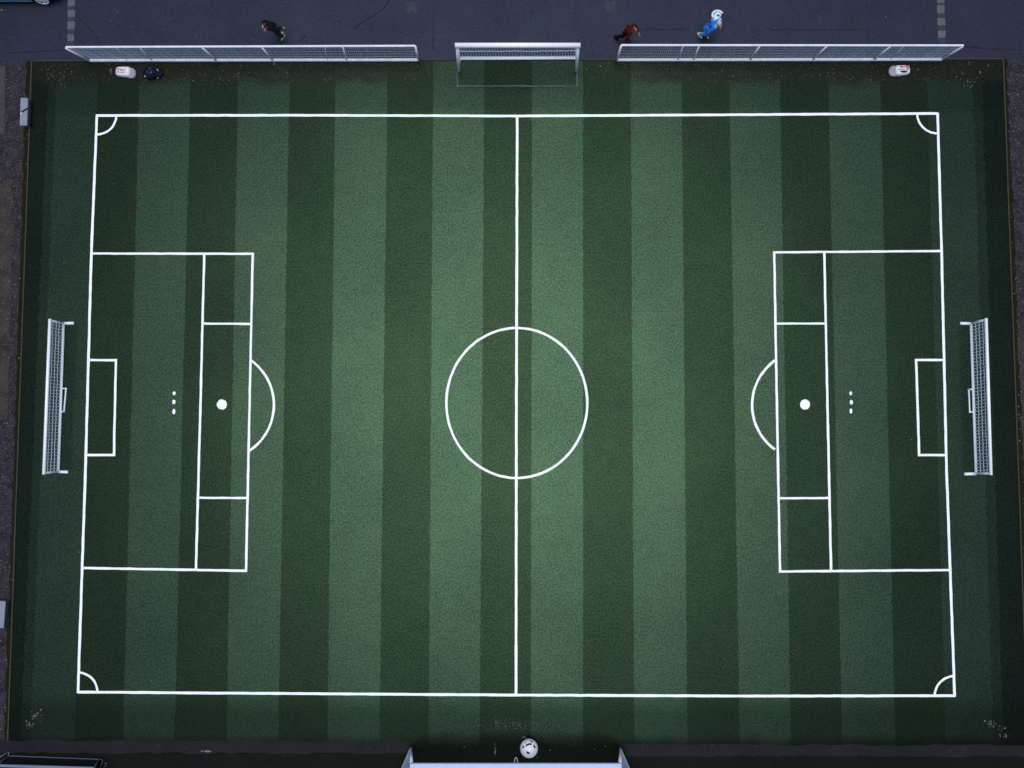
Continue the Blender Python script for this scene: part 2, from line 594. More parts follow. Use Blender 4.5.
# right penalty area
stroke([(774, 252.4), (941, 251)], 0.088)
stroke([(774.2, 252), (776.8, 405), (780, 571.6)], 0.092)
stroke([(780, 571.5), (949.5, 570)], 0.092)
stroke([(824.2, 252), (827.4, 405), (831, 570.5)], 0.092)
stroke([(775.5, 323.6), (825.5, 323.6)], 0.084, ext=False)
stroke([(778.5, 498.2), (829.5, 498)], 0.084, ext=False)
stroke([(943, 360), (916, 360)], 0.088)
stroke([(916, 360), (919, 455)], 0.092)
stroke([(919, 455), (946, 455)], 0.092)


def ell(cx, cy, rx, ry, a0, a1, n=24):
    return [(cx + rx * math.cos(math.radians(a0 + (a1 - a0) * k / n)), cy + ry * math.sin(math.radians(a0 + (a1 - a0) * k / n))) for k in range(n + 1)]


# the D arcs: bulge 24 px, chord about 92 px
stroke(ell(219, 405, 55, 55, -55.5, 57), 0.095)
stroke(ell(807.5, 405, 55.5, 55, 126, 235.5), 0.095)
# corner quarter circles
stroke(ell(97, 115, 19.5, 19.5, 0, 90, 14), 0.085)
stroke(ell(937.6, 113.5, 20.5, 20, 90, 180, 14), 0.085)
stroke(ell(78.5, 692, 19, 19.5, -90, 0, 14), 0.085)
stroke(ell(954.5, 696, 20, 20, 180, 270, 14), 0.085)


def blob(px, py, rx, ry):
    _layer[0] += 1
    c = at(px, py)
    ml.face([(c.x + rx * math.cos(t) * R.uniform(.94, 1.05), c.y + ry * math.sin(t) * R.uniform(.94, 1.05), ZL + _layer[0] * 0.00025)
             for t in [2 * math.pi * k / 22 for k in range(22)]])


blob(222, 404.5, 0.20, 0.205)
blob(805, 404.5, 0.20, 0.205)
for x, y, a, b in ((174.3, 393.3, .06, .075), (174, 402, .065, .09), (174, 411.5, .06, .11),
                   (850.6, 393.3, .055, .075), (851.2, 402.3, .065, .09), (850.8, 411, .055, .1)):
    blob(x, y, a, b)
struct(ml.build('pitch_markings', M['line_white']))

mf = MB()
for k, (a, b) in enumerate((((457, 73), (457.5, 86.3)), ((457, 86), (577, 86)), ((577, 86.3), (577.3, 73)))):
    poly_line(mf, [at(*a), at(*b)], 0.045, 0.003 + k * 0.0003, rag=0.012)
struct(mf.build('goal_area_marking', M['line_faint']))

# timber edging round the turf
me_ = MB()
for pts in ([(33, 61), (520, 59.6), (1003, 59)], [(32, 61), (8, 741)], [(1003, 59.5), (1028, 744)]):
    P = [at(*p) for p in pts]
    for a, b in zip(P, P[1:]):
        n = max(1, int((b - a).length / 2.4))
        for i in range(n):
            p, q = a.lerp(b, i / n), a.lerp(b, (i + 0.997) / n)
            dz = R.uniform(-0.006, 0.006)
            me_.beam(p + Vector((0, 0, -0.03 + dz)), q + Vector((0, 0, -0.03 + dz)), 0.05, 0.12)
struct(me_.build('turf_edging', M['edging']))

# pale squares set in the road
mp = MB()
SQ = [(71.2, 2.5, 3.7, 3.6, 0), (71, 13.1, 3.7, 3.7, 0), (70.9, 25.3, 3.8, 3.7, 0), (70.5, 37.5, 3.6, 3.6, 0), (70, 44, 3.6, 2.5, 1),
      (940.8, 0, 3.8, 2.6, 0), (940.9, 9.2, 3.8, 4.0, 0), (941.4, 21.5, 3.8, 3.9, 0), (941.9, 34, 3.8, 3.9, 0), (942, 41, 3.6, 2.5, 1),
      (411.5, 7.2, 5, 5.2, 1), (610.3, 6.3, 5, 5, 1)]
for x, y, a, b, mi in SQ:
    P = [at(x - a, y - b), at(x - a, y + b), at(x + a, y + b), at(x + a, y - b)]
    mp.face([(p.x + R.uniform(-.012, .012), p.y + R.uniform(-.012, .012), G0 + 0.005) for p in P], mi)
for y0, y1, x in ((6.2, 9.3, 71), (17, 21.5, 70.9), (29.2, 33.6, 70.6), (3, 5, 940.9), (13.4, 17.4, 941.2), (25.6, 29.9, 941.6)):
    P = [at(x - 3.4, y0), at(x - 3.4, y1), at(x + 3.4, y1), at(x + 3.4, y0)]
    mp.face([(p.x, p.y, G0 + 0.0045) for p in P], 1)
struct(mp.build('road_marking', [M['paver'], M['paver_worn']]))

# cracks and seams in the asphalt
mc = MB()
for pts, w in (([(390, 0), (386, 6), (381, 11), (373, 16), (366, 20), (360, 24), (354, 29)], 0.035), ([(306, 36), (301, 40), (297, 43)], 0.04),
               ([(76, 15), (85, 24), (93, 33), (101, 42)], 0.03), ([(433, 12), (433.5, 28), (433, 50)], 0.02),
               ([(640, 29), (662, 29.6), (690, 29)], 0.025), ([(770, 29), (815, 30), (870, 29)], 0.02), ([(960, 46), (990, 49), (1023, 50)], 0.03),
               ([(8, 53), (40, 51.5), (66, 50)], 0.03)):
    P = [at(*p, G0) for p in pts]
    poly_line(mc, P, w, G0 + 0.0035 + len(mc.f) * 1e-6, step=0.12, rag=0.014)
mcm = paint_mat('crack', (0.014, 0.0155, 0.023), 0.2)
struct(mc.build('asphalt_crack', mcm))


# ------------------------------------------------------------------ goals
def net_grid(m_, corners, nu, nv, r=0.009, sag=0.0, jit=0.0):
    """knotted net across a four-cornered panel a-b-c-d (u along a-b, v along a-d)"""
    a, b, c, d = [Vector(p) for p in corners]
    nrm = (b - a).cross(d - a).normalized()
    if nrm.z < 0:
        nrm = -nrm

    def P(u, v):
        p = a.lerp(b, u).lerp(d.lerp(c, u), v)
        return p - nrm * sag * (math.sin(math.pi * v) * (0.75 + 0.25 * math.sin(u * 37)))
    G = [[P(i / nu, j / nv) + Vector((R.uniform(-jit, jit), R.uniform(-jit, jit), 0)) * (0 < i < nu and 0 < j < nv)
          for j in range(nv + 1)] for i in range(nu + 1)]
    for i in range(nu + 1):
        m_.tube(G[i], r * 1.35, 4, caps=False)
    for j in range(nv + 1):
        m_.tube([G[i][j] for i in range(nu + 1)], r * 0.7, 4, caps=False)


def goal(name, label, feet, bar_r, z_bar, back, net_n, frame, net_m, weight=None, post_r=None, rear_r=0.045, top_shift=None, net_r=0.012, side_r=None, sag=0.05, runner=False):
    f0, f1 = [at(*p) for p in feet]
    b0, b1 = [at(*p) for p in back]
    t0, t1 = f0 + Vector((0, 0, z_bar)), f1 + Vector((0, 0, z_bar))
    if top_shift:
        t0, t1 = at(*top_shift[0], z_bar), at(*top_shift[1], z_bar)
    d = (t1 - t0).normalized()
    root = thing(name, label, 'football goal', (f0 + f1) / 2, 'football goals round the pitch')
    m_ = MB()
    m_.tube([t0 - d * bar_r, t1 + d * bar_r], bar_r, 12)
    m_.build('crossbar', frame, root)
    pr = post_r or bar_r
    for f, t in (((b0, t0), (b1, t1)) if runner else ((f0, t0), (f1, t1))):
        m_ = MB()
        m_.tube([f + Vector((0, 0, 0.005)), lerp(f, t, 0.5), t - Vector((0, 0, bar_r * 0.8))], [pr * 0.75, pr * .9, pr], 10)
        m_.build('post', frame, root)
    up = Vector((0, 0, 0.05))
    m_ = MB()
    m_.tube([b0 + up, b1 + up], rear_r, 8)
    m_.build('rear_ground_bar', frame, root)
    for f, b in ((f0, b0), (f1, b1)):
        m_ = MB()
        m_.tube([f + up, b + up * 1.04], side_r or rear_r * 1.15, 8)
        m_.build('side_ground_bar', frame, root)
    m_ = MB()
    k_ = (b0 - f0).normalized() * rear_r * 1.6
    net_grid(m_, (t0, t1, b1 + up * .6 + k_, b0 + up * .6 + k_), net_n[0], net_n[1], net_r, sag, 0.012)
    for f, t, b in (() if runner else ((f0, t0, b0), (f1, t1, b1))):
        net_grid(m_, (t, t.lerp(t + (b - f) * 0.02, 1), b + up, f + up), 2, net_n[1], net_r * 0.8)
    m_.build('net', net_m, root)
    if weight:
        p, q, w = weight
        p, q = at(*p), at(*q)
        d = (q - p).normalized()
        s = Vector((-d.y, d.x, 0)) * w
        m_ = MB()
        for a, b in ((p, p + s), (p + s, q + s), (q + s, q)):
            e = (b - a).normalized() * 0.03
            m_.beam(a - e + Vector((0, 0, .04)), b + e + Vector((0, 0, .04)), 0.045, 0.05 + 0.002 * (a is p))
        m_.build('anchor_frame', frame, root)
    return root


goal('football_goal', 'white goal with square mesh net standing on the left edge of the turf',
     ((74.5, 323.3), (68.8, 472)), 0.06, 1.25, ((64.5, 323.6), (59.3, 471.6)), (46, 4), M['frame'], M['net'],
     ((64.2, 388.5), (62.2, 411.5), 0.10), post_r=0.05, rear_r=0.042, side_r=0.062, sag=0.0, runner=True, top_shift=((50, 320.6), (44, 472.8)))
goal('football_goal', 'white goal with square mesh net on the right edge of the turf',
     ((959.5, 323.5), (963.6, 474)), 0.06, 1.25, ((970, 323.8), (975, 473.6)), (46, 4), M['frame'], M['net'],
     ((971.6, 412), (970.6, 389.5), 0.10), post_r=0.05, rear_r=0.042, side_r=0.062, sag=0.0, runner=True, top_shift=((986, 319.8), (990.8, 473.4)))
goal('football_goal', 'small white goal with thick crossbar standing between the two white mesh fences',
     ((458.8, 71.5), (576.5, 71.5)), 0.095, 2.16, ((460, 59.3), (576, 58.8)), (42, 2), M['frame'], M['net'],
     None, post_r=0.075, rear_r=0.055, net_r=0.013, sag=0.0, side_r=0.028, top_shift=((457.5, 45.3), (577.8, 45.3)))

# the near goal: pale blue, wide crossbar, side panels that flare outwards
f0, f1 = at(411, 747.5), at(620.2, 748)
z_b = 1.85
t0, t1 = at(411.5, 764.8, z_b), at(620, 764.8, z_b)
root = thing('football_goal', 'pale blue goal with broad crossbar and flared side nets beside the white football', 'football goal', (f0 + f1) / 2, 'football goals round the pitch')
m_ = MB()
m_.beam(t0 - Vector((.05, 0.06, 0)), t1 + Vector((.05, -0.06, 0)), 0.24, 0.12)
m_.build('crossbar', M['frame_blue'], root, bevel=0.02)
for f, t in ((f0, t0), (f1, t1)):
    m_ = MB()
    m_.tube([f + Vector((0, 0, 0.005)), lerp(f, t, .5), t - Vector((0, 0.02, 0.06))], [0.035, 0.05, 0.06], 10)
    m_.build('post', M['frame'], root)
rb = []
for f, t, rp in ((f0, t0, (399, 775)), (f1, t1, (632, 775))):
    g = at(*rp)
    g2 = f + (g - f) * 1.6
    rb.append(g2)
    m_ = MB()
    m_.tube([f + Vector((0, 0, .03)), g2 + Vector((0, 0, .03))], 0.03, 8)
    m_.build('side_ground_bar', M['frame_blue'], root)
    m_ = MB()
    tr = t.lerp(g2 + Vector((0, 0, 1.3)), 0.85)
    net_grid(m_, (f + Vector((0, 0, .05)), g2 + Vector((0, 0, .05)), tr, t), 34, 34, 0.011)
    m_.build('side_net', M['net_grey'], root)
m_ = MB()
m_.tube([rb[0] + Vector((0, 0, .03)), rb[1] + Vector((0, 0, .03))], 0.035, 8)
m_.build('rear_ground_bar', M['frame_blue'], root)
m_ = MB()
net_grid(m_, (t0 - Vector((0, .16, 0)), t1 - Vector((0, .16, 0)), rb[1] + Vector((0, 0, .06)), rb[0] + Vector((0, 0, .06))), 80, 20, 0.009)
m_.build('net', M['net'], root)

# ------------------------------------------------------------------ mesh fences on the far side
ZF = 1.28


def fence(label, b_pts, t_pts, posts):
    b0, b1 = [at(*p, 0.06) for p in b_pts]
    t0, t1 = [at(*p, ZF) for p in t_pts]
    root = thing('mesh_fence', label, 'fence', Vector(((b0.x + b1.x) / 2, (b0.y + b1.y) / 2, 0)), 'white mesh fences on the far side')
    m_ = MB()
    m_.beam(t0, t1, 0.075, 0.075)
    m_.build('top_rail', M['fence_frame'], root, bevel=0.012)
    m_ = MB()
    m_.beam(b0, b1, 0.10, 0.10)
    m_.build('bottom_rail', M['fence_frame'], root, bevel=0.012)
    B = []
    for bx, tx, r in posts:
        u = (bx - b_pts[0][0]) / (b_pts[1][0] - b_pts[0][0])
        v = (tx - t_pts[0][0]) / (t_pts[1][0] - t_pts[0][0])
        p, q = b0.lerp(b1, u), t0.lerp(t1, v)
        p, q = p + Vector((0, 0.0, 0)), q + Vector((0, -0.03, 0))
        p.z = 0.0
        m_ = MB()
        m_.tube([p, q], r, 8)
        m_.build('post', M['fence_frame'] if r > 0.03 else M['wire'], root)
        B.append((u, v))
    B = [B[i] for i in range(len(B)) if posts[i][2] > 0.03]
    for (u0, v0), (u1, v1) in zip(B, B[1:]):
        a, b, c, d = b0.lerp(b1, u0), b0.lerp(b1, u1), t0.lerp(t1, v1), t0.lerp(t1, v0)
        m_ = MB()
        n = max(6, int((b - a).length / 0.078))
        off = Vector((0, 0.012, 0))
        a, b = a + Vector((0, .055, 0)), b + Vector((0, .055, 0))
        for i in range(1, n):
            k = i / n
            j = R.uniform(-.1, .1) / n
            m_.tube([a.lerp(b, k) + off, (a.lerp(b, k + j)).lerp(d.lerp(c, k + j), 0.5) + off, d.lerp(c, k) + off], R.choice((.007, .010, .012)), 4, caps=False)
        for j in range(1, 5):
            m_.tube([a.lerp(d, j / 5) - off * .5, b.lerp(c, j / 5) - off * .5], 0.004, 4, caps=False)
        m_.build('mesh_panel', M['wire'], root)


fence('long white framed mesh fence standing left of the small far goal', ((90, 60.5), (418.5, 60)), ((66, 47.3), (415.5, 46)),
      [(90, 66, .05), (127, 116, .014), (152, 140, .026), (216.5, 202.5, .042), (273, 262, .042), (327, 325, .014), (346.5, 343, .032), (418.5, 415.5, .042)])
fence('long white framed mesh fence standing right of the small far goal', ((617, 60), (942, 59.5)), ((621, 45.3), (963.5, 45.6)),
      [(617, 621, .045), (678, 683, .028), (693.5, 699, .034), (750, 759.5, .042), (812.5, 826.5, .042), (873.5, 890, .042), (890, 904, .014), (941.5, 962.5, .045)])


# ------------------------------------------------------------------ bags, boxes, ball
def super_box(m_, c, rx, ry, h, rot=0.0, e=4.0, seg=28, mi=0, taper=0.8, z0=0.0, nose=0.0):
    """soft-cornered bag body: superellipse rings that round over at the top"""
    c = Vector(c)
    prof = [(0.0, 0.93), (0.06, 1.0), (0.45, 1.0), (0.72, 0.95), (0.9, taper + .04), (0.98, taper - .12), (1.0, 0.4), (1.0, 0.02)]
    vs, fs = [], []
    cr, sr = math.cos(rot), math.sin(rot)
    for z, k in prof:
        for i in range(seg):
            t = 2 * math.pi * i / seg
            x = math.copysign(abs(math.cos(t)) ** (2 / e), math.cos(t)) * rx * k
            y = math.copysign(abs(math.sin(t)) ** (2 / e), math.sin(t)) * ry * k
            y *= 1 - nose * (x / rx)
            vs.append((c.x + x * cr - y * sr, c.y + x * sr + y * cr, z0 + c.z + z * h + 0.006 * math.sin(7 * t + 9 * z)))
    for r in range(len(prof) - 1):
        for i in range(seg):
            j = (i + 1) % seg
            fs.append([r * seg + i, r * seg + j, (r + 1) * seg + j, (r + 1) * seg + i])
    fs.append(list(range(seg))[::-1])
    m_.mesh(vs, fs, mi, True)


def white_bag(label, c_px, side, prints, rot, flap_px):
    c = at(*c_px, 0.1)
    c.z = 0
    root = thing('sports_bag', label, 'sports bag', c, 'white sports bags under the fences')
    m_ = MB()
    super_box(m_, c, 0.31, 0.20, 0.22, rot, 4.5, nose=0.1 * -side)
    m_.build('bag_body', M['bag_white'], root)
    # grey half-round flap hanging out at one end
    m_ = MB()
    f = at(*flap_px, 0.1)
    ring_t, ring_b = [], []
    for k in range(15):
        t = math.radians(-90 + 180 * k / 14)
        x, y = side * (0.13 * math.cos(t)), 0.205 * math.sin(t)
        cr, sr = math.cos(rot), math.sin(rot)
        ring_t.append(Vector((f.x + x * cr - y * sr, f.y + x * sr + y * cr, 0.16 - 0.05 * math.cos(t))))
        ring_b.append(ring_t[-1] - Vector((0, 0, 0.10)))
    ring_t += [Vector((ring_t[-1].x - side * .1, ring_t[-1].y, .17)), Vector((ring_t[0].x - side * .1, ring_t[0].y, .17))]
    ring_b += [p - Vector((0, 0, .11)) for p in ring_t[-2:]]
    n = len(ring_t)
    m_.mesh(ring_t + ring_b, [list(range(n)), [n + i for i in range(n)][::-1]] + [[i, n + i, n + (i + 1) % n, (i + 1) % n] for i in range(n)])
    m_.build('end_flap', M['bag_grey'], root)
    for x, y, a, b, mat in prints:
        m_ = MB()
        p = Vector((c.x + x * .85, c.y + y * .70 + x * math.tan(rot), 0.215))
        m_.ellipsoid(p, (a * 1.35, b * 1.35, 0.02), 10, 6)
        m_.build('print_patch', M[mat], root)
    m_ = MB()
    for s in (-1, 1):
        m_.tube([c + Vector((-.16, s * .1, .205)), c + Vector((-.1, s * .05, .235)), c + Vector((.1, s * .05, .235)), c + Vector((.16, s * .1, .205))], 0.012, 6)
    m_.build('carry_handle', M['bag_white'], root)
    return root


white_bag('white sports bag with faded pinkish print and grey end flap beside a dark backpack', (123.6, 71.8), 1,
          [(-.17, .09, .09, .03, 'bag_pink'), (-.2, -.02, .03, .08, 'bag_pink'), (-.10, -.10, .12, .028, 'bag_pink'), (-.04, .03, .06, .022, 'bag_red'), (.10, .05, .05, .03, 'bag_pink'), (.05, -.09, .04, .025, 'bag_grey')], -0.04, (132.4, 73.5))
white_bag('white sports bag with red and grey print lying alone under the right-hand fence', (902, 70.4), -1,
          [(-.08, .15, .07, .035, 'bag_red'), (.17, .12, .10, .05, 'bag_red'), (.08, .16, .08, .02, 'bag_pink'), (.18, -.06, .05, .04, 'bag_grey'), (-.07, -.03, .12, .028, 'bag_grey'), (.02, -.15, .12, .03, 'bag_navy'), (.23, .05, .03, .05, 'bag_red')], 0.06, (892.2, 71.5))

c = at(151.5, 73, .1)
c.z = 0
root = thing('backpack', 'dark navy backpack with blue marks and pale buckles lying near the white bag', 'backpack', c)
m_ = MB()
super_box(m_, c, 0.26, 0.22, 0.24, 0.5, 2.6, taper=0.7)
m_.build('bag_body', M['bag_navy'], root)
m_ = MB()
super_box(m_, c + Vector((.27, .02, 0)), 0.17, 0.20, 0.17, 0.1, 2.6, taper=0.7)
m_.build('pocket', M['bag_navy'], root)
for x, y, a, b, rot in ((.02, .14, .05, .018, .6), (-.04, .08, .04, .016, .2), (.0, -.06, .05, .02, .5), (.06, -.02, .03, .05, .2), (-.11, -.02, .03, .03, 0)):
    m_ = MB()
    m_.ellipsoid(c + Vector((x, y, .24)), (a, b, .016), 10, 6, rot=Matrix.Rotation(rot, 3, 'Z'))
    m_.build('print_patch', M['bag_blue'], root)
for p, q in (((.25, .13, .18), (.30, .05, .16)), ((-.30, -.08, .05), (-.26, -.17, .04)), ((.26, -.2, .1), (.29, -.22, .1))):
    m_ = MB()
    m_.tube([c + Vector(p), c + Vector(q)], 0.018, 6)
    m_.build('buckle', M['silver'], root)
m_ = MB()
m_.tube([c + Vector((-.2, .22, .1)), c + Vector((-.33, .15, .03)), c + Vector((-.38, -.02, .02)), c + Vector((-.3, -.16, .03)), c + Vector((-.18, -.2, .1))], 0.022, 6)
m_.build('strap', M['bag_navy'], root)


def cabinet(label, c0, c1, w, h, latch):
    """long low box with a lid, seen from above"""
    a, b = at(*c0, h), at(*c1, h)
    d = (b - a).normalized()
    s = Vector((-d.y, d.x, 0))
    mid = (a + b) / 2
    root = thing('storage_box', label, 'box', Vector((mid.x, mid.y, 0)), 'pale boxes on the left path')
    m_ = MB()
    m_.beam(Vector((a.x, a.y, h * .44)) + d * .02, Vector((b.x, b.y, h * .44)) - d * .02, w - .05, h * .86)
    m_.build('box_body', M['cabinet_dark'], root, bevel=0.01)
    m_ = MB()
    m_.beam(Vector((a.x, a.y, h - .03)), Vector((b.x, b.y, h - .03)), w, 0.06)
    m_.build('lid', M['cabinet'], root, bevel=0.015)
    if latch:
        m_ = MB()
        p = mid + s * 0.06 + d * -0.02
        m_.tube([p + s * .1 + d * -.11 + Vector((0, 0, .02)), p + d * -.04 + Vector((0, 0, .035)), p - s * .13 + d * .04 + Vector((0, 0, .02))], 0.022, 6)
        m_.build('lid_handle', M['black'], root)
        m_ = MB()
        q = mid - s * 0.1 + d * .08
        m_.ellipsoid(q + Vector((0, 0, .006)), (.035, .05, .015), 10, 6)
        m_.build('latch', M['silver'], root)
    for k in (0.12, 0.88):
        m_ = MB()
        q = a.lerp(b, k)
        m_.beam(Vector((q.x, q.y, -.012)) - d * .03, Vector((q.x, q.y, -.012)) + d * .03, w - .1, .05)
        m_.build('foot', M['black'], root)


cabinet('pale blue grey storage box with dark handle on its lid beside the turf corner', (24.2, 97.8), (23.2, 125.5), 0.30, 0.28, True)
cabinet('plain pale grey storage box on the path, half cut off by the picture edge', (-1.2, 601), (-3.2, 628), 0.52, 0.28, False)

# the ball
RB = 0.345
c = at(529, 748.3, RB)
ball = MB()
ball.ellipsoid((0, 0, 0), (RB, RB, RB), 40, 24)
bo = ball.build('football', M['ball_white'])
bo.location = c
tag(bo, 'scuffed white football with black curved marks in front of the near goal', 'football')


def on_ball(px, py):
    """point on the ball's upper side, picture offset in pixels from its middle"""
    x, y = px / 26.0, -py / 26.0
    z = math.sqrt(max(0.0, RB * RB - x * x - y * y))
    w = (cam.location - bo.location).normalized()
    u = Vector((0, 1, 0)) - w * w.y
    u.normalize()
    return (u.cross(w) * x + u * y + w * z) * 1.004


for pts, r in (([(-6.2, -.4), (-5.4, -1.2), (-4.8, -1.7)], .036), ([(-3.2, -2.2), (-1.5, -3.2), (.4, -3.8), (2.6, -3.7)], .034), ([(4.2, -2.6), (5.2, -1.8), (6.0, -.2)], .036),
               ([(-2.0, 3.0), (-1.4, 4.0), (-.2, 4.3), (.4, 3.8)], .042), ([(1.6, -6.6), (2.6, -6.0), (3.2, -5.4)], .028), ([(-3.6, -5.2), (-3.0, -4.6)], .014), ([(4.8, 2.0), (4.4, 4.0)], .008)):
    m_ = MB()
    m_.tube([on_ball(*p) * 0.985 for p in pts], r, 6)
    m_.build('ball_patch', M['black'], bo, origin=(0, 0, 0))

# small hoop standing by the near crossbar
h0, h1 = at(513.6, 766), at(518.2, 766)
m_ = MB()
hp = []
for k in range(13):
    t = math.pi * k / 12
    hp.append(at(516 - 1.9 * math.cos(t), 766 - (8.6 * math.sin(t) if 1 else 0) * 1.0, 0.06 + 0.05 * math.sin(t)))
m_.tube(hp, 0.018, 6)
ho = m_.build('wire_hoop', M['frame_blue'], origin=at(516, 764))
tag(ho, 'tiny pale wire hoop lying on dark ground left of the white football', 'wire hoop')

# ------------------------------------------------------------------ dark shelter in the near left corner
root = thing('low_shelter', 'low black shelter edged with thin pale metal rails in the near left corner', 'shelter', at(40, 775))
ZR = 0.75
b0, b1 = at(9.5, 755.4), at(99, 758.8)
r0, r1 = at(-4, 765.4, ZR), at(94, 768.2, ZR)
m_ = MB()
m_.beam(b0 + Vector((0, 0, .04)), b1 + Vector((0, 0, .04)), 0.03, 0.03)
m_.build('base_rail', M['rail_thin'], root)
m_ = MB()
m_.beam(r0, r1, 0.10, 0.06)
m_.build('roof_rail', M['rail_pale'], root, bevel=0.01)
dn = Vector((0, -1.4, 0))
for p, q in ((b0, r0), (b1, r1)):
    m_ = MB()
    m_.tube([p + Vector((0, 0, 0.0)), q], 0.018, 6)
    m_.build('post', M['rail_pale'], root)
m_ = MB()
m_.face([b0 + Vector((0, -.03, .06)), b1 + Vector((0, -.03, .06)), r1 + Vector((0, -.02, -.03)), r0 + Vector((0, -.02, -.03))])
m_.face([b0 + Vector((0, -.05, .06)), b1 + Vector((0, -.05, .06)), r1 + Vector((0, -.04, -.03)), r0 + Vector((0, -.04, -.03))])
m_.build('front_panel', M['black'], root)
m_ = MB()
m_.beam(r0 + dn * .54, r1 + dn * .54, 1.36, 0.04)
m_.build('roof_panel', M['black'], root)
for p, q in ((b0, r0), (b1, r1)):
    m_ = MB()
    m_.face([p + Vector((0, -.06, 0)), q + Vector((0, -.06, -.03)), q + dn, Vector((q.x, q.y - 1.4, 0))])
    m_.build('side_panel', M['black'], root)
m_ = MB()
m_.tube([at(9.5, 751.5, .05), at(4, 754.5, .2), at(-3, 758.5, .4)], 0.02, 6)
m_.tube([at(9.3, 751.5, .05), at(8.2, 756, .05)], 0.018, 6)
m_.build('corner_brace', M['rail_pale'], root)
m_ = MB()
m_.tube([at(99.5, 758.8, .04), at(102.5, 760, .08), at(101.6, 764.5, .1), at(100.5, 768, .1)], 0.012, 6)
m_.tube([at(104, 763, .05), at(106.5, 762.8, .1), at(105.6, 766, .1), at(103.5, 768, .1)], 0.012, 6)
m_.build('guy_rope', M['rail_thin'], root)

# ------------------------------------------------------------------ parked car at the far left corner


